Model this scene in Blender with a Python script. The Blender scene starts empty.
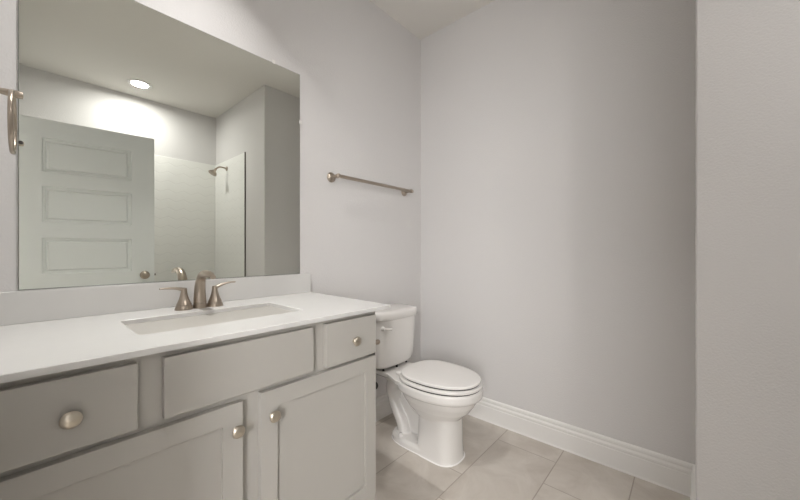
import bpy, bmesh, math
from mathutils import Vector, Matrix
PI = math.pi
S = bpy.context.scene
COL = S.collection

# ------------------------------------------------------------------ camera, world, light, exposure
YAW = math.radians(41.3945)
cam_d = bpy.data.cameras.new('camera'); cam = bpy.data.objects.new('camera', cam_d); COL.objects.link(cam)
cam.location = (0, 0, 1.1208)
cam.rotation_euler = (PI / 2, 0, YAW - PI / 2)
cam_d.sensor_fit = 'HORIZONTAL'; cam_d.sensor_width = 36.0
cam_d.lens = 330.3 / 800 * 36.0
cam_d.shift_y = 0.28 / 800
cam_d.clip_start = 0.02
S.camera = cam

W = bpy.data.worlds.new('world'); S.world = W; W.use_nodes = True
W.node_tree.nodes['Background'].inputs[0].default_value = (0.75, 0.8, 0.9, 1)
W.node_tree.nodes['Background'].inputs[1].default_value = 0.3

LAMP_COL = (1.0, 0.976, 0.955)
# the recessed ceiling lamps: (watts, beam spread in degrees, disk diameter)
LAMP_TUB, LAMP_SINK = (11.5, 172, 0.12), (7.2, 101, 0.05)
HALL_FILL_COL, HALL_FILL = (1.0, 0.988, 0.985), 24.5       # glow of the added fill panel in the hall
S.view_settings.view_transform = 'Standard'
S.view_settings.look = 'None'
S.view_settings.exposure = 0.04
S.view_settings.gamma = 1.0
S.view_settings.use_curve_mapping = False
S.cycles.diffuse_bounces = 10
S.cycles.max_bounces = 14

# ------------------------------------------------------------------ materials
def mat(name, col, rough=0.5, metal=0.0, bump=None, spec=0.5, mottle=None, aniso=0.0, coat=0.0):
    m = bpy.data.materials.new(name); m.use_nodes = True
    nt = m.node_tree; b = nt.nodes['Principled BSDF']
    b.inputs['Base Color'].default_value = (*col, 1)
    b.inputs['Roughness'].default_value = rough
    b.inputs['Metallic'].default_value = metal
    b.inputs['Specular IOR Level'].default_value = spec
    b.inputs['Anisotropic'].default_value = aniso
    b.inputs['Coat Weight'].default_value = coat
    pos = None
    if bump or mottle:
        pos = nt.nodes.new('ShaderNodeNewGeometry').outputs['Position']
    if bump:
        sc, st, dist, det = bump
        n = nt.nodes.new('ShaderNodeTexNoise'); n.inputs['Scale'].default_value = sc; n.inputs['Detail'].default_value = det
        nt.links.new(pos, n.inputs['Vector'])
        bp = nt.nodes.new('ShaderNodeBump'); bp.inputs['Strength'].default_value = st; bp.inputs['Distance'].default_value = dist
        nt.links.new(n.outputs['Fac'], bp.inputs['Height']); nt.links.new(bp.outputs['Normal'], b.inputs['Normal'])
    if mottle:
        sc, amt = mottle
        n = nt.nodes.new('ShaderNodeTexNoise'); n.inputs['Scale'].default_value = sc; n.inputs['Detail'].default_value = 4
        nt.links.new(pos, n.inputs['Vector'])
        mx = nt.nodes.new('ShaderNodeMix'); mx.data_type = 'RGBA'
        mx.inputs[6].default_value = (*[c * (1 - amt) for c in col], 1); mx.inputs[7].default_value = (*[min(1, c * (1 + amt)) for c in col], 1)
        nt.links.new(n.outputs['Fac'], mx.inputs[0]); nt.links.new(mx.outputs[2], b.inputs['Base Color'])
    return m

def math_node(nt, op, a, b=None, c=None):
    n = nt.nodes.new('ShaderNodeMath'); n.operation = op
    for i, v in enumerate((a, b, c)):
        if v is None: continue
        if isinstance(v, (int, float)): n.inputs[i].default_value = v
        else: nt.links.new(v, n.inputs[i])
    return n.outputs[0]

def floor_material():
    m = bpy.data.materials.new('floor_tile'); m.use_nodes = True
    nt = m.node_tree; b = nt.nodes['Principled BSDF']
    pos = nt.nodes.new('ShaderNodeNewGeometry').outputs['Position']
    sep = nt.nodes.new('ShaderNodeSeparateXYZ'); nt.links.new(pos, sep.inputs[0])
    X, Y = sep.outputs[0], sep.outputs[1]
    ph, tw, off = 0.325, 0.61, 0.2033
    v = math_node(nt, 'DIVIDE', math_node(nt, 'SUBTRACT', Y, 0.2095), ph)
    row = math_node(nt, 'FLOOR', v)
    fv = math_node(nt, 'FRACT', v)
    xs = math_node(nt, 'SUBTRACT', math_node(nt, 'SUBTRACT', X, 1.648), math_node(nt, 'MULTIPLY', row, off))
    u = math_node(nt, 'DIVIDE', xs, tw)
    colm = math_node(nt, 'FLOOR', u)
    fu = math_node(nt, 'FRACT', u)
    du = math_node(nt, 'MULTIPLY', math_node(nt, 'MINIMUM', fu, math_node(nt, 'SUBTRACT', 1.0, fu)), tw)
    dv = math_node(nt, 'MULTIPLY', math_node(nt, 'MINIMUM', fv, math_node(nt, 'SUBTRACT', 1.0, fv)), ph)
    d = math_node(nt, 'MINIMUM', du, dv)
    mr = nt.nodes.new('ShaderNodeMapRange'); mr.inputs[1].default_value = 0.0014; mr.inputs[2].default_value = 0.0034
    nt.links.new(d, mr.inputs[0])
    # stone-look mottling, shifted per tile
    cmb = nt.nodes.new('ShaderNodeCombineXYZ')
    nt.links.new(math_node(nt, 'ADD', X, math_node(nt, 'MULTIPLY', row, 3.7)), cmb.inputs[0])
    nt.links.new(math_node(nt, 'ADD', Y, math_node(nt, 'MULTIPLY', colm, 5.3)), cmb.inputs[1])
    n1 = nt.nodes.new('ShaderNodeTexNoise'); n1.inputs['Scale'].default_value = 5.5; n1.inputs['Detail'].default_value = 7; n1.inputs['Roughness'].default_value = 0.62
    n1.inputs['Distortion'].default_value = 0.8
    nt.links.new(cmb.outputs[0], n1.inputs['Vector'])
    rp = nt.nodes.new('ShaderNodeValToRGB')
    rp.color_ramp.elements[0].position = 0.3; rp.color_ramp.elements[0].color = (0.455, 0.41, 0.36, 1)
    rp.color_ramp.elements[1].position = 0.7; rp.color_ramp.elements[1].color = (0.595, 0.555, 0.505, 1)
    nt.links.new(n1.outputs['Fac'], rp.inputs[0])
    mx = nt.nodes.new('ShaderNodeMix'); mx.data_type = 'RGBA'
    mx.inputs[6].default_value = (0.36, 0.315, 0.27, 1)
    nt.links.new(mr.outputs[0], mx.inputs[0]); nt.links.new(rp.outputs[0], mx.inputs[7])
    nt.links.new(mx.outputs[2], b.inputs['Base Color'])
    b.inputs['Roughness'].default_value = 0.42
    bp = nt.nodes.new('ShaderNodeBump'); bp.inputs['Strength'].default_value = 0.5; bp.inputs['Distance'].default_value = 0.002
    nt.links.new(mr.outputs[0], bp.inputs['Height']); nt.links.new(bp.outputs['Normal'], b.inputs['Normal'])
    return m

def shower_tile_material(axis):
    """glossy white wall tile with pressed zig-zag relief; axis: 0 = runs along x, 1 = along y"""
    m = bpy.data.materials.new('shower_tile'); m.use_nodes = True
    nt = m.node_tree; b = nt.nodes['Principled BSDF']
    pos = nt.nodes.new('ShaderNodeNewGeometry').outputs['Position']
    sep = nt.nodes.new('ShaderNodeSeparateXYZ'); nt.links.new(pos, sep.inputs[0])
    U, Z = sep.outputs[axis], sep.outputs[2]
    tri = math_node(nt, 'PINGPONG', U, 0.075)
    zz = math_node(nt, 'ADD', Z, math_node(nt, 'MULTIPLY', tri, 0.45))
    fz = math_node(nt, 'FRACT', math_node(nt, 'DIVIDE', zz, 0.1))
    dz = math_node(nt, 'MULTIPLY', math_node(nt, 'MINIMUM', fz, math_node(nt, 'SUBTRACT', 1.0, fz)), 0.1)
    mr = nt.nodes.new('ShaderNodeMapRange'); mr.inputs[1].default_value = 0.0005; mr.inputs[2].default_value = 0.005
    nt.links.new(dz, mr.inputs[0])
    n1 = nt.nodes.new('ShaderNodeTexNoise'); n1.inputs['Scale'].default_value = 9; n1.inputs['Detail'].default_value = 2
    nt.links.new(pos, n1.inputs['Vector'])
    hgt = math_node(nt, 'ADD', mr.outputs[0], math_node(nt, 'MULTIPLY', n1.outputs['Fac'], 1.2))
    mx = nt.nodes.new('ShaderNodeMix'); mx.data_type = 'RGBA'
    mx.inputs[6].default_value = (0.71, 0.71, 0.685, 1); mx.inputs[7].default_value = (0.78, 0.78, 0.755, 1)
    nt.links.new(mr.outputs[0], mx.inputs[0]); nt.links.new(mx.outputs[2], b.inputs['Base Color'])
    b.inputs['Roughness'].default_value = 0.28
    bp = nt.nodes.new('ShaderNodeBump'); bp.inputs['Strength'].default_value = 0.22; bp.inputs['Distance'].default_value = 0.004
    nt.links.new(hgt, bp.inputs['Height']); nt.links.new(bp.outputs['Normal'], b.inputs['Normal'])
    return m

M = {
    'wall': mat('wall_paint', (0.648, 0.636, 0.630), 0.75, bump=(150, 0.3, 0.004, 2), spec=0.25),
    'ceiling': mat('ceiling_paint', (0.71, 0.69, 0.655), 0.85, bump=(190, 0.2, 0.004, 3), spec=0.2),
    'trim': mat('trim_paint', (0.76, 0.75, 0.73), 0.4, spec=0.4),
    'door': mat('door_paint', (0.71, 0.735, 0.73), 0.42, spec=0.4),
    'cabinet': mat('cabinet_paint', (0.42, 0.405, 0.375), 0.42, spec=0.4),
    'quartz': mat('white_quartz', (0.625, 0.620, 0.605), 0.22, mottle=(14, 0.015)),
    'porcelain': mat('porcelain', (0.74, 0.722, 0.70), 0.12, coat=0.3),
    'sink': mat('sink_porcelain', (0.84, 0.84, 0.83), 0.12, coat=0.3),
    'seat': mat('seat_plastic', (0.76, 0.742, 0.72), 0.22),
    'nickel': mat('brushed_nickel', (0.43, 0.37, 0.308), 0.3, metal=1.0, aniso=0.3),
    'knob': mat('satin_nickel', (0.60, 0.545, 0.46), 0.28, metal=1.0),
    'dark_metal': mat('dark_metal_edge', (0.16, 0.15, 0.135), 0.4, metal=0.8),
    'mirror': mat('mirror_silver', (0.90, 0.925, 0.875), 0.0, metal=1.0),
    'mirror_edge': mat('mirror_edge', (0.34, 0.36, 0.33), 0.15, metal=0.9),
    'clip': mat('clear_plastic_clip', (0.78, 0.77, 0.74), 0.2),
    'clip_dark': mat('dark_clip', (0.05, 0.045, 0.04), 0.3),
    'rubber_and_shade': mat('black_rubber_and_shade', (0.02, 0.018, 0.016), 0.5),  # rubber parts, and the painted shade in the toilet seat gaps
    'caulk': mat('white_caulk', (0.84, 0.83, 0.81), 0.5),
    'chrome': mat('chrome', (0.7, 0.68, 0.65), 0.12, metal=1.0),
    'floor': floor_material(),
    'tile_x': shower_tile_material(0), 'tile_y': shower_tile_material(1),
}
def emit_mat(name, strength, col=LAMP_COL):
    m = bpy.data.materials.new(name); m.use_nodes = True
    b = m.node_tree.nodes['Principled BSDF']
    b.inputs['Base Color'].default_value = (0.9, 0.9, 0.88, 1)
    b.inputs['Emission Color'].default_value = (*col, 1); b.inputs['Emission Strength'].default_value = strength
    return m

# ------------------------------------------------------------------ helpers
ORIG = {}
def obj(name, bm, m, parent=None, smooth=None, mods=None):
    """link a bmesh built in world coordinates as one mesh object (child of parent, or top level with its origin at its base)"""
    bmesh.ops.recalc_face_normals(bm, faces=bm.faces[:])
    if parent is not None:
        o0 = ORIG[parent.name]
    else:
        xs = [v.co for v in bm.verts]
        lo = Vector([min(c[i] for c in xs) for i in range(3)]); hi = Vector([max(c[i] for c in xs) for i in range(3)])
        o0 = Vector(((lo.x + hi.x) / 2, (lo.y + hi.y) / 2, lo.z))
    for v in bm.verts: v.co -= o0
    me = bpy.data.meshes.new(name); bm.to_mesh(me); bm.free()
    me.materials.append(M[m] if isinstance(m, str) else m)
    if smooth is not None:
        for p in me.polygons: p.use_smooth = True
        me.set_sharp_from_angle(angle=math.radians(smooth))
    o = bpy.data.objects.new(name, me); COL.objects.link(o)
    if parent is not None: o.parent = parent
    else: o.location = o0
    ORIG[o.name] = o0.copy()
    return o

def thing(name, label, cat, loc, group=None):
    o = bpy.data.objects.new(name, None); COL.objects.link(o); o.location = loc
    o.empty_display_size = 0.05
    ORIG[o.name] = Vector(loc)
    o['label'] = label; o['category'] = cat
    if group: o['group'] = group
    return o
def tag(o, label, cat, group=None):
    o['label'] = label; o['category'] = cat
    if group: o['group'] = group
    return o
def struct(name, bm, m, parent=None, smooth=None):
    o = obj(name, bm, m, parent, smooth)
    if parent is None: o['kind'] = 'structure'
    return o

def box(bm, x0, x1, y0, y1, z0, z1, bev=0.0, seg=2, mtx=None):
    v = [bm.verts.new((x, y, z)) for z in (z0, z1) for x, y in ((x0, y0), (x1, y0), (x1, y1), (x0, y1))]
    fs = [bm.faces.new([v[i] for i in f]) for f in ((3, 2, 1, 0), (4, 5, 6, 7), (0, 1, 5, 4), (1, 2, 6, 5), (2, 3, 7, 6), (3, 0, 4, 7))]
    vs = set(v)
    if bev > 0:
        es = list({e for f in fs for e in f.edges})
        r = bmesh.ops.bevel(bm, geom=es, offset=bev, segments=seg, affect='EDGES', profile=0.5)
        vs = set(r['verts']) | {x for x in v if x.is_valid}
    if mtx is not None:
        for x in vs: x.co = mtx @ x.co
    return bm

def loft(bm, rings, cap0=True, cap1=True):
    R = [[bm.verts.new(p) for p in r] for r in rings]
    n = len(R[0])
    for a, b in zip(R, R[1:]):
        for i in range(n):
            bm.faces.new((a[i], a[(i + 1) % n], b[(i + 1) % n], b[i]))
    if cap0: bm.faces.new(list(reversed(R[0])))
    if cap1: bm.faces.new(R[-1])
    return R

def lathe(bm, base, axis, prof, n=32):
    """prof = [(distance along axis, radius)], closed at both ends"""
    base = Vector(base); a = Vector(axis).normalized()
    u = a.orthogonal().normalized(); w = a.cross(u)
    loft(bm, [[base + a * d + (u * math.cos(2 * PI * i / n) + w * math.sin(2 * PI * i / n)) * max(r, 1e-4) for i in range(n)] for d, r in prof])

def tube(bm, pts, rad, n=16, closed=False, flat=None):
    """tube through pts, rad a number or one per point; flat = (up vector, squash) for oval sections"""
    P = [Vector(p) for p in pts]; k = len(P)
    rs = rad if isinstance(rad, (list, tuple)) else [rad] * k
    rings = []; prev = None
    for i in range(k):
        if closed: t = P[(i + 1) % k] - P[i - 1]
        else: t = P[min(i + 1, k - 1)] - P[max(i - 1, 0)]
        t.normalize()
        if flat is not None: u = Vector(flat[0]) - t * Vector(flat[0]).dot(t)
        elif prev is None: u = t.orthogonal()
        else: u = prev - t * prev.dot(t)
        u.normalize(); prev = u; w = t.cross(u)
        sq = flat[1] if flat is not None else 1.0
        if isinstance(sq, (list, tuple)): sq = sq[i]
        rings.append([P[i] + u * math.cos(2 * PI * j / n) * rs[i] * sq + w * math.sin(2 * PI * j / n) * rs[i] for j in range(n)])
    if closed: loft(bm, rings + [rings[0]], False, False); bmesh.ops.remove_doubles(bm, verts=bm.verts[:], dist=1e-6)
    else: loft(bm, rings)

def smooth_path(pts, n=8):
    """Catmull-Rom through pts (tuples of any length)"""
    out = []; k = len(pts)
    for i in range(k - 1):
        p0, p1, p2, p3 = pts[max(i - 1, 0)], pts[i], pts[i + 1], pts[min(i + 2, k - 1)]
        for j in range(n):
            t = j / n
            out.append(tuple(0.5 * (2 * b + (c - a) * t + (2 * a - 5 * b + 4 * c - d) * t * t + (3 * b - a - 3 * c + d) * t ** 3) for a, b, c, d in zip(p0, p1, p2, p3)))
    out.append(tuple(pts[-1])); return out

def rrect(x0, x1, y0, y1, r, z, n=6):
    out = []
    for cx, cy, a0 in ((x1 - r, y1 - r, 0), (x0 + r, y1 - r, PI / 2), (x0 + r, y0 + r, PI), (x1 - r, y0 + r, 1.5 * PI)):
        for i in range(n + 1):
            a = a0 + PI / 2 * i / n
            out.append((cx + r * math.cos(a), cy + r * math.sin(a), z))
    return out

# ------------------------------------------------------------------ the room
D, XR, H = 1.5622, 2.0125, 2.74          # back wall plane, right wall plane, ceiling
XL, YF = -0.10, -1.268                   # left wall plane, back of the tub alcove
XP, YP = 1.5457, -0.0136                 # plumbing wall face and its free end
T = 0.12
struct('floor', box(bmesh.new(), -1.75, XR + T, YF - T, D + T, -0.1, 0), 'floor')
struct('ceiling', box(bmesh.new(), -1.75, XR + T, YF - T, D + T, H, H + 0.1), 'ceiling')
struct('wall_back', box(bmesh.new(), -1.75, XR + T, D, D + T, 0, H), 'wall')
struct('wall_right', box(bmesh.new(), XR, XR + T, YP, D, 0, H), 'wall')
struct('wall_alcove', box(bmesh.new(), XP, XR + T, YF, YP, 0, H, 0.004, 2), 'wall')
struct('wall_front', box(bmesh.new(), -1.75, XR + T, YF - T, YF, 0, H), 'wall')
DY0, DY1, DZ = -0.29, 0.58, 2.05         # doorway in the left wall
bm = bmesh.new()
box(bm, XL - T, XL, YF, DY0, 0, H); box(bm, XL - T, XL, DY1, D, 0, H); box(bm, XL - T, XL, DY0, DY1, DZ, H)
struct('wall_left', bm, 'wall')
struct('wall_hall', box(bmesh.new(), -1.75, -1.63, YF, D, 0, H), 'wall')

# door casing round the doorway
bm = bmesh.new()
for s in (XL, XL - T - 0.014):
    box(bm, s, s + 0.014, DY1, DY1 + 0.057, 0, DZ + 0.057, 0.003)
    box(bm, s, s + 0.014, DY0 - 0.057, DY0, 0, DZ + 0.057, 0.003)
    box(bm, s, s + 0.014, DY0, DY1, DZ, DZ + 0.057, 0.003)
struct('trim_1', bm, 'trim')

# baseboards: stepped profile with two beads and a bead of caulk at the floor
BB = [(0, 0), (0.0175, 0), (0.0165, 0.005), (0.0145, 0.0085), (0.0145, 0.094), (0.0125, 0.098), (0.0125, 0.101), (0.0145, 0.104), (0.0140, 0.113), (0.0105, 0.119), (0.0085, 0.1225), (0.0085, 0.1255), (0.0105, 0.129), (0.0095, 0.138), (0.006, 0.1435), (0, 0.1468)]
def baseboard(name, p0, p1, nrm, e0=0.0, e1=0.0):
    """e0/e1: mitre (extra length per unit depth) at either end"""
    p0, p1, nrm = Vector(p0), Vector(p1), Vector(nrm); t = (p1 - p0).normalized()
    bm = bmesh.new()
    loft(bm, [[p0 + nrm * d + t * (e0 * d) + Vector((0, 0, z)) for d, z in BB], [p1 + nrm * d - t * (e1 * d) + Vector((0, 0, z)) for d, z in BB]])
    return struct(name, bm, 'trim')
baseboard('baseboard_right', (XR, YP, 0), (XR, D, 0), (-1, 0, 0), 1, 1)
baseboard('baseboard_back', (0.948, D, 0), (XR, D, 0), (0, -1, 0), 0, 1)
baseboard('baseboard_alcove', (XP, YP, 0), (XR, YP, 0), (0, 1, 0), -1, 1)
baseboard('baseboard_shower', (XP, -0.43, 0), (XP, YP, 0), (-1, 0, 0), 0, -1)

# shower wall tile with a metal edge strip
TZ, TY = 2.160, -0.4394
struct('wall_shower_back', box(bmesh.new(), XL, XP, YF, YF + 0.008, 0, TZ, 0.0015, 1), 'tile_x')
struct('wall_shower_side', box(bmesh.new(), XP - 0.008, XP, YF + 0.008, TY, 0, TZ, 0.0015, 1), 'tile_y')
struct('trim_2', box(bmesh.new(), XP - 0.011, XP, TY, TY + 0.011, 0, TZ + 0.003, 0.001, 1), 'dark_metal')

# ------------------------------------------------------------------ the open door (seen in the mirror)
d0 = Vector((0.7008, -0.1932, 0)); dd = Vector((-0.9934, -0.1148, 0)).normalized(); dn = Vector((dd.y, -dd.x, 0))
if dn.y < 0: dn = -dn                    # dn points from the visible face into the room
DW, DH, DT = 0.788, 2.034, 0.035
def dpt(s, n, z): return d0 + dd * s + dn * n + Vector((0, 0, z))
door = thing('door_1', 'white five panel interior door standing open behind the camera, seen in the mirror', 'door', tuple(dpt(DW, 0, 0)))
door['kind'] = 'structure'
bm = bmesh.new()
px0, px1 = 0.145, 0.630
panels = [(1.668, 1.906), (1.316, 1.569), (0.955, 1.209), (0.592, 0.846), (0.23, 0.482)]
zs = [0.012] + sorted([z for p in panels for z in p]) + [DH]
xs = [0, px0, px1, DW]
def quad(pts): bm.faces.new([bm.verts.new(p) for p in pts])
for side in (0, 1):
    n0 = 0.0 if side == 0 else -DT
    sg = -1 if side == 0 else 1
    for i in range(3):
        for j in range(len(zs) - 1):
            a, b, z0, z1 = xs[i], xs[i + 1], zs[j], zs[j + 1]
            if i == 1 and any(abs(z0 - p[0]) < 1e-6 for p in panels):
                steps = [(0, 0), (0.005, 0.008), (0.013, 0.008), (0.018, 0.014), (0.025, 0.014), (0.033, 0.005)]
                loops = [[dpt(a + e, n0 + sg * dp, z0 + e), dpt(b - e, n0 + sg * dp, z0 + e), dpt(b - e, n0 + sg * dp, z1 - e), dpt(a + e, n0 + sg * dp, z1 - e)] for e, dp in steps]
                loft(bm, loops, cap0=False)
            else:
                quad((dpt(a, n0, z0), dpt(b, n0, z0), dpt(b, n0, z1), dpt(a, n0, z1)))
z0, z1 = zs[0], zs[-1]
quad((dpt(0, 0, z0), dpt(0, -DT, z0), dpt(0, -DT, z1), dpt(0, 0, z1))); quad((dpt(DW, 0, z0), dpt(DW, -DT, z0), dpt(DW, -DT, z1), dpt(DW, 0, z1)))
quad((dpt(0, 0, z1), dpt(DW, 0, z1), dpt(DW, -DT, z1), dpt(0, -DT, z1))); quad((dpt(0, 0, z0), dpt(DW, 0, z0), dpt(DW, -DT, z0), dpt(0, -DT, z0)))
bmesh.ops.remove_doubles(bm, verts=bm.verts[:], dist=1e-5)
obj('door_slab', bm, 'door', door)
kn = obj('door_knob', (lambda b: (lathe(b, dpt(0.062, 0.006, 0.922), dn, [(0, 0.011), (0.022, 0.011), (0.028, 0.018), (0.036, 0.0265), (0.046, 0.029), (0.056, 0.0265), (0.062, 0.018), (0.064, 0.0)]), b)[1])(bmesh.new()), 'nickel', door, 40)
b_ = bmesh.new(); lathe(b_, dpt(0.062, 0, 0.922), dn, [(0, 0.033), (0.004, 0.033), (0.008, 0.026), (0.0085, 0.0)])
obj('rosette', b_, 'nickel', kn, 40)
b_ = bmesh.new(); lathe(b_, dpt(0.0, -DT / 2, 0.922), -dd, [(0, 0.0085), (0.010, 0.0085), (0.012, 0.004)])
obj('latch_bolt', b_, 'dark_metal', door, 40)
for hz in (0.25, 1.0, 1.78):
    b_ = bmesh.new(); lathe(b_, dpt(DW + 0.004, 0.004, hz), (0, 0, 1), [(0, 0.006), (0.09, 0.006)], 12)
    obj('hinge', b_, 'nickel', door, 40)

# ------------------------------------------------------------------ recessed ceiling lamps
def downlight(name, x, y, lamp, label):
    t = thing(name, label, 'ceiling light', (x, y, H))
    b = bmesh.new(); n = 48
    prof = [(0.098, 0.0), (0.098, -0.003), (0.094, -0.006), (0.080, -0.006), (0.070, -0.0015), (0.070, 0.0)]
    loft(b, [[(x + r * math.cos(2 * PI * i / n), y + r * math.sin(2 * PI * i / n), H + z) for i in range(n)] for r, z in prof], False, False)
    obj('trim_ring', b, 'trim', t, 40)
    b = bmesh.new(); lathe(b, (x, y, H - 0.0025), (0, 0, 1), [(0, 0.0705), (0.002, 0.0705)], 48)
    obj('lens', b, emit_mat('lamp_lens', 9.0), t)
    ld = bpy.data.lights.new('lamp', 'AREA'); ld.shape = 'DISK'; ld.energy, spread, ld.size = lamp; ld.spread = math.radians(spread); ld.color = LAMP_COL
    lo = bpy.data.objects.new('lamp', ld); COL.objects.link(lo); lo.parent = t; lo.location = (0, 0, -0.007)
    return t
downlight('recessed_light', 0.7377, -0.9175, LAMP_TUB, 'round recessed ceiling light over the shower, seen lit in the mirror')
downlight('recessed_light', 0.40, 1.09, LAMP_SINK, 'round recessed ceiling light above the vanity sink, out of frame overhead')
# framed glowing panel added in the unseen hall to fill the room through the doorway
hall_fill = thing('fill_panel_1', 'tall glowing fill panel added in the hall outside the doorway, out of frame', 'fill light', (-1.63, -0.80, 0.75)); hall_fill['kind'] = 'structure'
del hall_fill['label']; del hall_fill['category']
WY0, WY1, WZ0, WZ1 = -1.10, -0.50, 0.75, 2.25
b = bmesh.new()
for a0, a1, c0, c1 in ((WY0 - 0.06, WY0, WZ0 - 0.06, WZ1 + 0.06), (WY1, WY1 + 0.06, WZ0 - 0.06, WZ1 + 0.06), (WY0, WY1, WZ0 - 0.06, WZ0), (WY0, WY1, WZ1, WZ1 + 0.06)):
    box(b, -1.63, -1.61, a0, a1, c0, c1, 0.003)
obj('fill_panel_frame', b, 'trim', hall_fill)
b = bmesh.new(); box(b, -1.63, -1.624, WY0, WY1, WZ0, WZ1)
obj('glow_panel', b, emit_mat('fill_panel_glow', HALL_FILL, HALL_FILL_COL), hall_fill)

# ------------------------------------------------------------------ vanity cabinet
CX0, CX1 = XL + 0.002, 0.953
van = thing('vanity_cabinet', 'greige painted bathroom vanity cabinet with shaker doors and slab drawers under the white countertop', 'vanity cabinet', ((CX0 + CX1) / 2, 1.265, 0))
CT0, CT1 = 0.8802, 0.8954
yd, yf = 0.955, 0.9755
bm = bmesh.new()
box(bm, CX0, CX1, yf + 0.02, D - 0.001, 0.10, CT0, 0.001, 1)
box(bm, CX0, CX1, yf + 0.075, D - 0.001, 0.0, 0.10)
obj('carcass', bm, 'cabinet', van)
bm = bmesh.new()                          # face frame: stiles and rails
for a, b in ((CX0, -0.04), (0.150, 0.245), (0.622, 0.716), (0.907, CX1)): box(bm, a, b, yf, yf + 0.02, 0.685, CT0, 0.001, 1)
for a, b in ((CX0, -0.035), (0.39, 0.48), (0.905, CX1)): box(bm, a, b, yf, yf + 0.02, 0.10, 0.70, 0.001, 1)
box(bm, CX0, CX1, yf + 0.0005, yf + 0.02, 0.845, CT0); box(bm, CX0, CX1, yf + 0.0005, yf + 0.02, 0.675, 0.725); box(bm, CX0, CX1, yf + 0.0005, yf + 0.02, 0.10, 0.16)
obj('face_frame', bm, 'cabinet', van)

def knob(parent, x, z):
    b = bmesh.new()
    lathe(b, (x, yd, z), (0, -1, 0), [(0, 0.0095), (0.002, 0.0095), (0.004, 0.0065), (0.010, 0.006), (0.013, 0.0095), (0.0150, 0.0160), (0.0175, 0.0175), (0.0205, 0.0160), (0.0230, 0.0105), (0.0240, 0.0)], 32)
    return obj('knob', b, 'knob', parent, 50)
def slab(name, x0, x1, z0, z1, kx=None):
    b = bmesh.new(); box(b, x0, x1, yd, yf - 0.0005, z0, z1, 0.0012, 1)
    o = obj(name, b, 'cabinet', van, 30)
    if kx is not None: knob(o, kx, (z0 + z1) / 2 - 0.006)
    return o
slab('drawer', -0.062, 0.1715, 0.7085, 0.8605, 0.061)
slab('false_drawer_front', 0.2225, 0.6435, 0.7115, 0.8605)
slab('drawer', 0.695, 0.9365, 0.7085, 0.862, 0.823)
def shaker(x0, x1, z0, z1, kx, kz):
    b = bmesh.new(); s = 0.054
    n0 = [(x0, z0), (x1, z0), (x1, z1), (x0, z1)]
    def ring(e, y): return [(x0 + e, y, z0 + e), (x1 - e, y, z0 + e), (x1 - e, y, z1 - e), (x0 + e, y, z1 - e)]
    yb = yf - 0.0005
    loft(b, [ring(0, yb), ring(0, yd + 0.0012), ring(0.0012, yd), ring(s - 0.0006, yd), ring(s, yd + 0.0006), ring(s, yd + 0.010)])
    o = obj('cabinet_door', b, 'cabinet', van)
    knob(o, kx, kz)
    return o
shaker(-0.058, 0.4095, 0.142, 0.6925, 0.3905, 0.618)
shaker(0.4605, 0.9365, 0.142, 0.6965, 0.4975, 0.620)

# ------------------------------------------------------------------ countertop with backsplash and undermount sink
SX0, SX1, SY0, SY1, SR = 0.200, 0.696, 1.096, 1.368, 0.013
top = thing('countertop', 'white quartz vanity countertop with a rectangular sink cut-out', 'countertop', (0.46, 1.25, CT0))
bm = bmesh.new(); n = 6
outer = [(1.000, 0.9356), (1.0225, D - 0.001), (XL + 0.001, D - 0.001), (XL + 0.001, 0.9356)]
inner = rrect(SX0, SX1, SY0, SY1, SR, 0, n)
cyc = len(inner)
oc = [outer[1], outer[2], outer[3], outer[0]]          # corner of the outer outline for each rounded inner corner
def ring_pts(z, ins=0.0):
    out = []
    c = Vector(((SX0 + SX1) / 2, (SY0 + SY1) / 2))
    for k in range(4):
        for i in range(n + 1):
            p = Vector(oc[k])
            q = p
            if i < n / 2: q = p.lerp(Vector(oc[k - 1]), 0.25 * (1 - 2 * i / n))
            elif i > n / 2: q = p.lerp(Vector(oc[(k + 1) % 4]), 0.25 * (2 * i / n - 1))
            out.append((q.x, q.y, z))
    if ins:
        out = [(min(max(x, XL + 0.001 + ins), 1.03) - (ins if x > 0.9 else 0), y + (ins if y < 0.95 else 0), z) for x, y, z in out]
    return out
inn = lambda z, e=0.0: rrect(SX0 - e, SX1 + e, SY0 - e, SY1 + e, SR + e, z, n)
loft(bm, [inn(CT0), ring_pts(CT0), ring_pts(CT1 - 0.0015), ring_pts(CT1, 0.0015), inn(CT1, 0.0015), inn(CT1 - 0.0015), inn(CT0)], False, False)
bmesh.ops.remove_doubles(bm, verts=bm.verts[:], dist=1e-6)
obj('slab', bm, 'quartz', top)
BSX, BSZ, BST = 1.0225, 0.9953, 0.019
bm = bmesh.new(); box(bm, XL + 0.001, BSX, D - BST, D - 0.0005, CT1 - 0.0002, BSZ, 0.0015, 1)
tag(obj('backsplash', bm, 'quartz'), 'low white quartz backsplash strip standing along the wall under the mirror', 'backsplash')

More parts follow.
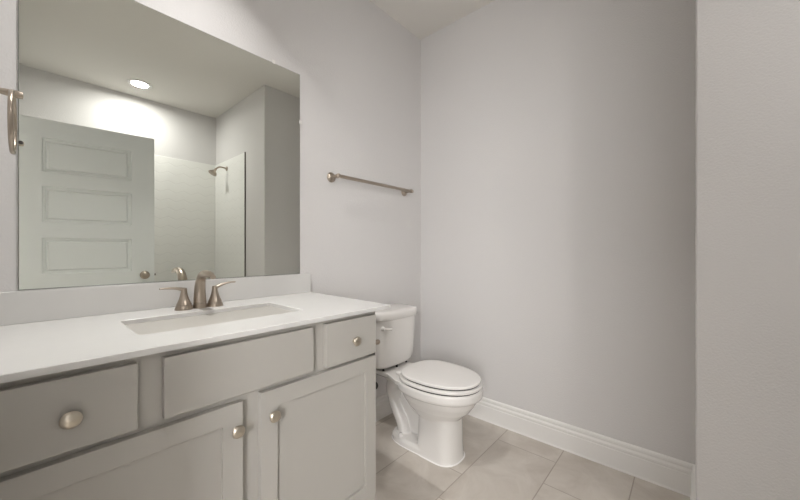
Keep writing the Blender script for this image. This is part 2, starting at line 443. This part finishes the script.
sink = thing('sink_basin', 'white rectangular undermount sink basin set into the quartz countertop', 'sink', ((SX0 + SX1) / 2, (SY0 + SY1) / 2, 0.745))
bm = bmesh.new()
def sr(e, r, z): return rrect(SX0 - e, SX1 + e, SY0 - e, SY1 + e, r, z, 8)
loft(bm, [sr(0.018, 0.04, CT0 - 0.0005), sr(0.018, 0.04, 0.866), sr(0.008, 0.04, 0.85), sr(0.0, 0.045, 0.77), sr(-0.02, 0.05, 0.748), sr(-0.06, 0.04, 0.743),
          sr(-0.06, 0.04, 0.752), sr(-0.034, 0.045, 0.757), sr(-0.016, 0.045, 0.772), sr(-0.008, 0.042, 0.80), sr(-0.002, 0.035, 0.862), sr(0.001, 0.03, CT0 - 0.0005), sr(0.018, 0.04, CT0 - 0.0005)], True, False)
bm.faces.new([bm.verts.new(p) for p in sr(-0.06, 0.04, 0.752)])
bmesh.ops.remove_doubles(bm, verts=bm.verts[:], dist=1e-6)
obj('bowl', bm, 'sink', sink, 50)
bm = bmesh.new(); lathe(bm, ((SX0 + SX1) / 2, (SY0 + SY1) / 2 + 0.03, 0.7522), (0, 0, 1), [(0, 0.024), (0.002, 0.023), (0.002, 0.017), (0.0045, 0.015), (0.006, 0.0)])
obj('drain', bm, 'nickel', sink, 40)

# ------------------------------------------------------------------ faucet
FX, FY = 0.4545, 1.450
fau = thing('faucet', 'brushed nickel two handle faucet behind the sink on the white countertop', 'faucet', (FX, FY, CT1))
bm = bmesh.new(); lathe(bm, (FX, FY, CT1), (0, 0, 1), [(0, 0.0245), (0.0155, 0.0235), (0.0160, 0.0222), (0.0185, 0.0222), (0.0190, 0.0)])
obj('spout_base', bm, 'nickel', fau, 40)
bm = bmesh.new()
sp = smooth_path([(0.0, 0.018, 0.0228), (0.002, 0.045, 0.0212), (0.000, 0.080, 0.0190), (-0.011, 0.110, 0.0172), (-0.038, 0.1315, 0.0160), (-0.074, 0.1365, 0.0155), (-0.108, 0.1330, 0.0140), (-0.138, 0.1265, 0.0095)], 5)
sq = [1.0 if i < 14 else min(1.25, 1 + 0.018 * (i - 14)) for i in range(len(sp))]
tube(bm, [(FX, FY + y, CT1 + z) for y, z, r in sp], [r * (1 if i < 14 else max(0.8, 1 - 0.012 * (i - 14))) for i, (y, z, r) in enumerate(sp)], 20, flat=((1, 0, 0), sq))
obj('spout', bm, 'nickel', fau, 50)
for sgn, rise in ((-1, -0.002), (1, 0.006)):
    hx = FX + sgn * 0.0545
    bm = bmesh.new()
    lathe(bm, (hx, FY, CT1), (0, 0, 1), [(0, 0.0305), (0.003, 0.0305), (0.0165, 0.0262), (0.0170, 0.0246), (0.0190, 0.0246), (0.0195, 0.0254), (0.028, 0.0212), (0.040, 0.0166), (0.054, 0.0128), (0.066, 0.0108), (0.076, 0.0102), (0.0815, 0.0088), (0.0825, 0.0)])
    h = obj('handle', bm, 'nickel', fau, 40)
    bm = bmesh.new()
    lp = smooth_path([(0.000, 0.075, 0.0088), (0.012, 0.079, 0.0078), (0.032, 0.084 + rise * 0.5, 0.0066), (0.056, 0.0865 + rise * 0.9, 0.0060), (0.078, 0.0865 + rise, 0.0052)], 5)
    tube(bm, [(hx + sgn * a, FY - a * 0.05, CT1 + z) for a, z, r in lp], [r for a, z, r in lp], 14, flat=((0, 0, 1), [0.95 - 0.02 * i for i in range(len(lp))]))
    obj('lever', bm, 'nickel', h, 50)

# ------------------------------------------------------------------ mirror
MX0, MX1, MZ0, MZ1 = -0.0149, 0.9634, 0.9969, 2.0523
mir = thing('mirror', 'large frameless wall mirror above the vanity with clear clips', 'mirror', ((MX0 + MX1) / 2, D, MZ0))
bm = bmesh.new()
def mring(e, y): return [(MX0 + e, y, MZ0 + e), (MX1 - e, y, MZ0 + e), (MX1 - e, y, MZ1 - e), (MX0 + e, y, MZ1 - e)]
v = [bm.verts.new(p) for p in mring(0.0022, D - 0.0062)]; bm.faces.new(v)
obj('glass', bm, 'mirror', mir)
bm = bmesh.new()
loft(bm, [mring(0.0022, D - 0.0062), mring(0.0, D - 0.0045), mring(0.0, D - 0.0005)], False, True)
obj('polished_edge', bm, 'mirror_edge', mir)
for cx, cz, ox, oz in ((0.816, MZ1, 0, 1), (0.15, MZ1, 0, 1), (MX1, 1.80, 1, 0)):
    bm = bmesh.new()
    box(bm, cx - 0.008 + ox * 0.002, cx + 0.008 + ox * 0.002, D - 0.0095, D - 0.0062, cz - 0.009 + oz * 0.004, cz + 0.009 + oz * 0.004, 0.0012)
    box(bm, cx + ox * 0.005 - 0.004, cx + ox * 0.005 + 0.004, D - 0.0070, D - 0.0005, cz + oz * 0.007 - 0.004, cz + oz * 0.007 + 0.004)
    o = obj('mirror_clip', bm, 'clip', mir)
bm = bmesh.new()
lathe(bm, (MX0 + 0.006, D - 0.0062, 1.454), (0, -1, 0), [(0, 0.0055), (0.003, 0.0055), (0.004, 0.0)], 16)
o = obj('mirror_clip', bm, 'clip_dark', mir, 40); o['label'] = 'small dark clip on the left edge of the mirror'

# ------------------------------------------------------------------ towel bar
BZ = 1.542
bar = thing('towel_bar', 'brushed nickel towel bar mounted on the wall above the toilet', 'towel bar', (1.4925, D, BZ))
for x in (1.169, 1.816):
    bm = bmesh.new()
    lathe(bm, (x, D, BZ), (0, -1, 0), [(0, 0.0290), (0.004, 0.0290), (0.007, 0.0265), (0.0085, 0.0205), (0.010, 0.0195), (0.015, 0.0125), (0.0155, 0.0)])
    p = obj('mounting_post', bm, 'nickel', bar, 40)
    bm = bmesh.new()
    lathe(bm, (x, D - 0.012, BZ), (0, -1, 0), [(0, 0.0125), (0.012, 0.0085), (0.030, 0.0080), (0.040, 0.0095), (0.046, 0.0125), (0.056, 0.0135), (0.064, 0.0115), (0.068, 0.006), (0.069, 0.0)])
    obj('post_neck', bm, 'nickel', p, 40)
bm = bmesh.new(); lathe(bm, (1.163, D - 0.064, BZ), (1, 0, 0), [(0, 0.006), (0.002, 0.0102), (0.655, 0.0102), (0.660, 0.007), (0.664, 0.0108), (0.672, 0.0108), (0.676, 0.005)], 20)
obj('bar', bm, 'nickel', bar, 40)

# ------------------------------------------------------------------ towel ring on the left wall
RY, RZ = 1.27, 1.512
ring = thing('towel_ring', 'brushed nickel towel ring hanging on the left wall beside the mirror', 'towel ring', (XL, RY, RZ))
bm = bmesh.new(); lathe(bm, (XL, RY, RZ), (1, 0, 0), [(0, 0.0255), (0.005, 0.0255), (0.009, 0.022), (0.013, 0.0125), (0.014, 0.0)])
obj('rosette', bm, 'nickel', ring, 40)
bm = bmesh.new(); lathe(bm, (XL + 0.012, RY, RZ), (1, 0, 0), [(0, 0.0110), (0.014, 0.0075), (0.046, 0.0070), (0.056, 0.0085), (0.068, 0.0085), (0.076, 0.0098), (0.084, 0.0085), (0.086, 0.0)])
obj('post', bm, 'nickel', ring, 40)
bm = bmesh.new(); ca, sa = math.cos(0.03), math.sin(0.03)
tube(bm, [(XL + 0.079 + 0.074 * math.sin(a) * sa, RY + 0.074 * math.sin(a) * ca, RZ - 0.072 + 0.074 * math.cos(a)) for a in [2 * PI * i / 48 for i in range(48)]], 0.0048, 14, True)
obj('ring', bm, 'nickel', ring, 60)

# ------------------------------------------------------------------ shower head on the alcove wall (seen in the mirror)
sh = thing('shower_head', 'brushed nickel shower head on the white tiled wall, seen in the mirror', 'shower head', (XP - 0.008, -0.905, 2.062))
SYY, SZ = -0.905, 2.062
bm = bmesh.new(); lathe(bm, (XP - 0.008, SYY, SZ), (-1, 0, 0), [(0, 0.027), (0.004, 0.026), (0.012, 0.014), (0.0125, 0.0)])
obj('flange', bm, 'nickel', sh, 40)
arm = smooth_path([(0.0, 0.0), (0.045, 0.006), (0.085, 0.0), (0.118, -0.028)], 6)
bm = bmesh.new(); tube(bm, [(XP - 0.010 - a, SYY, SZ + z) for a, z in arm], 0.0092, 14)
obj('arm', bm, 'nickel', sh, 50)
bm = bmesh.new(); lathe(bm, (XP - 0.010 - 0.114, SYY, SZ - 0.024), (-0.55, 0, -0.83), [(0, 0.011), (0.012, 0.014), (0.020, 0.012), (0.030, 0.020), (0.046, 0.034), (0.060, 0.0445), (0.068, 0.046), (0.072, 0.043), (0.0725, 0.0)])
obj('spray_face', bm, 'nickel', sh, 40)

# ------------------------------------------------------------------ toilet
TX = 1.526
toi = thing('toilet', 'white two-piece elongated toilet with closed lid between vanity and right wall', 'toilet', (TX, 1.15, 0))
def egg(yf, yc, yr, w, z, n=56, pf=2.1, pr=2.6, cx=None):
    cx = TX if cx is None else cx; out = []
    for i in range(n):
        a = 2 * PI * i / n; c, s = math.cos(a), math.sin(a)
        p = pf if s < 0 else pr
        ly = (yc - yf) if s < 0 else (yr - yc)
        out.append((cx + w * math.copysign(abs(c) ** (2 / p), c), yc + ly * math.copysign(abs(s) ** (2 / p), s), z))
    return out
bm = bmesh.new()
# bowl under a distinct rim lip
loft(bm, [egg(0.945, 1.07, 1.17, 0.090, 0.20), egg(0.910, 1.07, 1.20, 0.112, 0.232), egg(0.872, 1.07, 1.23, 0.138, 0.268), egg(0.846, 1.07, 1.255, 0.157, 0.305),
          egg(0.832, 1.07, 1.27, 0.168, 0.338), egg(0.828, 1.07, 1.275, 0.171, 0.36)])
loft(bm, [egg(0.830, 1.07, 1.27, 0.170, 0.340), egg(0.812, 1.07, 1.28, 0.184, 0.347), egg(0.806, 1.07, 1.285, 0.189, 0.358), egg(0.805, 1.07, 1.285, 0.190, 0.388), egg(0.812, 1.07, 1.28, 0.184, 0.397)])
# front pedestal
loft(bm, [egg(0.918, 1.02, 1.160, 0.105, 0.0, pf=2.5, pr=6), egg(0.922, 1.02, 1.155, 0.101, 0.012, pf=2.5, pr=6), egg(0.925, 1.02, 1.150, 0.097, 0.08, pf=2.5, pr=6),
          egg(0.926, 1.02, 1.145, 0.093, 0.20, pf=2.5, pr=6), egg(0.922, 1.02, 1.15, 0.093, 0.25, pf=2.4, pr=5)])
# foot flange behind the pedestal
loft(bm, [egg(0.95, 1.20, 1.372, 0.103, 0.0, pf=3, pr=2.6), egg(0.95, 1.20, 1.372, 0.103, 0.026, pf=3, pr=2.6), egg(0.955, 1.20, 1.362, 0.088, 0.040, pf=3, pr=2.6)])
# rear deck that carries the tank
def deck(w0, w1, z): return [(TX - w0, 1.15, z), (TX + w0, 1.15, z), (TX + w0 * 0.97, 1.24, z), (TX + w1, 1.34, z), (TX + w1, 1.515, z), (TX - w1, 1.515, z), (TX - w1, 1.34, z), (TX - w0 * 0.97, 1.24, z)]
loft(bm, [deck(0.145, 0.100, 0.358), deck(0.165, 0.118, 0.372), deck(0.168, 0.122, 0.397)])
# trapway, seen from the side as an S
trap = smooth_path([(1.09, 0.270, 0.046), (1.150, 0.215, 0.042), (1.205, 0.225, 0.037), (1.245, 0.280, 0.036), (1.295, 0.335, 0.040), (1.355, 0.335, 0.044), (1.390, 0.285, 0.041), (1.382, 0.220, 0.036), (1.352, 0.155, 0.037), (1.312, 0.095, 0.038), (1.285, 0.02, 0.041)], 5)
tube(bm, [(TX - 0.012, y, z) for y, z, r in trap], [r for y, z, r in trap], 18, flat=((1, 0, 0), 1.2))
tube(bm, [(TX + 0.012, y, z) for y, z, r in trap], [r for y, z, r in trap], 18, flat=((1, 0, 0), 1.2))
box(bm, TX - 0.008, TX + 0.008, 1.10, 1.335, 0.02, 0.36)
box(bm, TX - 0.060, TX + 0.060, 1.19, 1.41, 0.325, 0.375)
o = obj('bowl', bm, 'porcelain', toi, 60)
md = o.modifiers.new('remesh', 'REMESH'); md.mode = 'VOXEL'; md.voxel_size = 0.004; md.use_smooth_shade = True
md = o.modifiers.new('smooth', 'SMOOTH'); md.factor = 0.5; md.iterations = 4
bm = bmesh.new()
for s in (-1, 1):
    bmx = bmesh.new(); lathe(bmx, (TX + s * 0.080, 1.270, 0.036), (0, 0, 1), [(0, 0.0150), (0.010, 0.0145), (0.018, 0.0105), (0.021, 0.0)], 24)
    obj('bolt_cap', bmx, 'porcelain', toi, 60)
bm.free()
bm = bmesh.new(); loft(bm, [egg(0.9145, 1.02, 1.16, 0.1085, 0.0002, pf=2.5, pr=6), egg(0.9175, 1.02, 1.16, 0.1045, 0.005, pf=2.5, pr=6)])
loft(bm, [egg(0.95, 1.20, 1.376, 0.1065, 0.0002, pf=3, pr=2.6), egg(0.95, 1.20, 1.373, 0.1025, 0.005, pf=3, pr=2.6)])
obj('caulk_line', bm, 'caulk', toi)
# seat and lid
def disc(name, m, yf, yc, yr, w, z0, z1, r=0.006, dome=0.0):
    b = bmesh.new(); rings = []
    E = lambda e, z: egg(yf + e, yc, yr - e, w - e, z, 72, 2.15, 2.9)
    for a in range(0, 5): t = a / 4 * PI / 2; rings.append(E(r * (1 - math.sin(t)), z0 + r * (1 - math.cos(t))))
    for a in range(0, 5): t = a / 4 * PI / 2; rings.append(E(r * (1 - math.cos(t)), z1 - r + r * math.sin(t)))
    if dome:
        for k, dz in ((0.03, 0.5), (0.07, 0.8), (0.12, 1.0)): rings.append(E(r + k, z1 + dome * dz))
    loft(b, rings)
    return obj(name, b, m, toi, 50)
b = bmesh.new(); loft(b, [egg(0.816, 1.07, 1.25, 0.180, 0.394), egg(0.816, 1.07, 1.25, 0.180, 0.4055)])
o = obj('seat_gap_shade', b, 'rubber_and_shade', toi)  # black layer standing in for the shade between rim and seat
disc('seat', 'seat', 0.808, 1.07, 1.262, 0.186, 0.4030, 0.4205, 0.005)
b = bmesh.new(); loft(b, [egg(0.823, 1.07, 1.248, 0.169, 0.4190), egg(0.823, 1.07, 1.248, 0.169, 0.4290)])
obj('lid_gap_shade', b, 'rubber_and_shade', toi)  # black layer that paints the dark gap line below the lid
disc('seat_lid', 'seat', 0.817, 1.07, 1.255, 0.175, 0.4265, 0.4420, 0.005, 0.005)
for s in (-1, 1):
    b = bmesh.new(); box(b, TX + s * 0.075 - 0.022, TX + s * 0.075 + 0.022, 1.258, 1.292, 0.396, 0.416, 0.006, 3)
    obj('seat_hinge', b, 'seat', toi, 50)
# tank
def tk(w, y0, y1, z, r=0.045): return [(x, y, zz) for x, y, zz in rrect(TX - w, TX + w, y0, y1, r, z, 8)]
def bow(pts, amt):                        # gently bowed front
    return [(x, y - amt * max(0, 1 - ((x - TX) / 0.22) ** 2) * (1 if y < 1.45 else 0), z) for x, y, z in pts]
def tp_(w, y0, y1, z, p=3.6):             # tank plan: bowed front, rounded corners
    out = []
    for i in range(64):
        a = 2 * PI * i / 64; c, q = math.cos(a), math.sin(a)
        out.append((TX + w * math.copysign(abs(c) ** (2 / p), c), (y0 + y1) / 2 + (y1 - y0) / 2 * math.copysign(abs(q) ** (2 / (p if q < 0 else 6)), q), z))
    return out
b = bmesh.new()
loft(b, [tp_(0.135, 1.385, 1.515, 0.410), tp_(0.145, 1.364, 1.527, 0.413), tp_(0.156, 1.353, 1.532, 0.420), tp_(0.164, 1.345, 1.536, 0.436), tp_(0.170, 1.338, 1.538, 0.48), tp_(0.177, 1.330, 1.540, 0.60), tp_(0.180, 1.326, 1.541, 0.708)])
obj('tank', b, 'porcelain', toi, 40)
b = bmesh.new()
loft(b, [tp_(0.173, 1.333, 1.538, 0.7060), tp_(0.187, 1.319, 1.545, 0.7070), tp_(0.191, 1.315, 1.548, 0.712), tp_(0.192, 1.314, 1.548, 0.738), tp_(0.189, 1.317, 1.546, 0.748), tp_(0.181, 1.325, 1.540, 0.7545), tp_(0.15, 1.36, 1.51, 0.757)])
obj('tank_lid', b, 'porcelain', toi, 40)
b = bmesh.new()
lathe(b, (TX - 0.160, 1.340, 0.666), (0, -1, 0), [(0, 0.013), (0.008, 0.013), (0.014, 0.010), (0.022, 0.009), (0.023, 0.0)], 20)
tube(b, smooth_path([(TX - 0.160, 1.320, 0.666), (TX - 0.145, 1.312, 0.664), (TX - 0.118, 1.306, 0.661)], 5), [0.0085] * 6 + [0.0075] * 5, 12)
obj('flush_lever', b, 'seat', toi, 50)
for x, y in ((TX - 0.105, 1.385), (TX, 1.372), (TX + 0.105, 1.385)):
    b = bmesh.new(); lathe(b, (x, y, 0.396), (0, 0, 1), [(0, 0.007), (0.022, 0.007)], 12)
    obj('tank_gasket', b, 'rubber_and_shade', toi)

# ------------------------------------------------------------------ water stop valve behind the toilet
val = thing('stop_valve', 'water stop valve with dark oval handle low on the wall behind the toilet', 'valve', (1.43, D, 0.285))
b = bmesh.new(); lathe(b, (1.43, D, 0.285), (0, -1, 0), [(0, 0.028), (0.003, 0.027), (0.006, 0.012), (0.0065, 0.0)], 24)
obj('escutcheon', b, 'chrome', val, 40)
b = bmesh.new(); lathe(b, (1.43, D - 0.005, 0.285), (0, -1, 0), [(0, 0.008), (0.05, 0.008), (0.052, 0.013), (0.085, 0.013), (0.087, 0.006), (0.098, 0.006)], 20)
obj('valve_body', b, 'chrome', val, 40)
b = bmesh.new(); tube(b, [(1.43, D - 0.102, 0.285 + 0.022), (1.43, D - 0.102, 0.285 + 0.012), (1.43, D - 0.102, 0.285), (1.43, D - 0.102, 0.285 - 0.012), (1.43, D - 0.102, 0.285 - 0.022)], [0.006, 0.013, 0.016, 0.013, 0.006], 16)
obj('oval_handle', b, 'rubber_and_shade', val, 60)
b = bmesh.new(); tube(b, smooth_path([(1.43, D - 0.07, 0.297), (1.400, D - 0.072, 0.335), (1.394, D - 0.075, 0.375), (1.394, D - 0.078, 0.409)], 6), 0.004, 10)
obj('supply_hose', b, 'chrome', val, 60)

# ------------------------------------------------------------------ toilet paper holder on the side of the vanity
tp = thing('toilet_paper_holder', 'small nickel toilet paper holder on the vanity side facing the toilet', 'toilet paper holder', (CX1, 1.045, 0.714))
b = bmesh.new(); lathe(b, (CX1 - 0.002, 1.045, 0.714), (1, 0, 0), [(0, 0.024), (0.005, 0.024), (0.010, 0.014), (0.0105, 0.0)], 24)
obj('rosette', b, 'nickel', tp, 40)
b = bmesh.new(); lathe(b, (CX1 + 0.008, 1.045, 0.714), (1, 0, 0), [(0, 0.010), (0.03, 0.0070), (0.058, 0.0070), (0.064, 0.0105), (0.074, 0.0125), (0.081, 0.010), (0.083, 0.0)], 24)
obj('post', b, 'nickel', tp, 40)
b = bmesh.new(); lathe(b, (CX1 + 0.066, 1.05, 0.714), (0, 1, 0), [(0, 0.0075), (0.15, 0.0075), (0.155, 0.010), (0.165, 0.010), (0.168, 0.0)], 20)
obj('roll_bar', b, 'nickel', tp, 40)
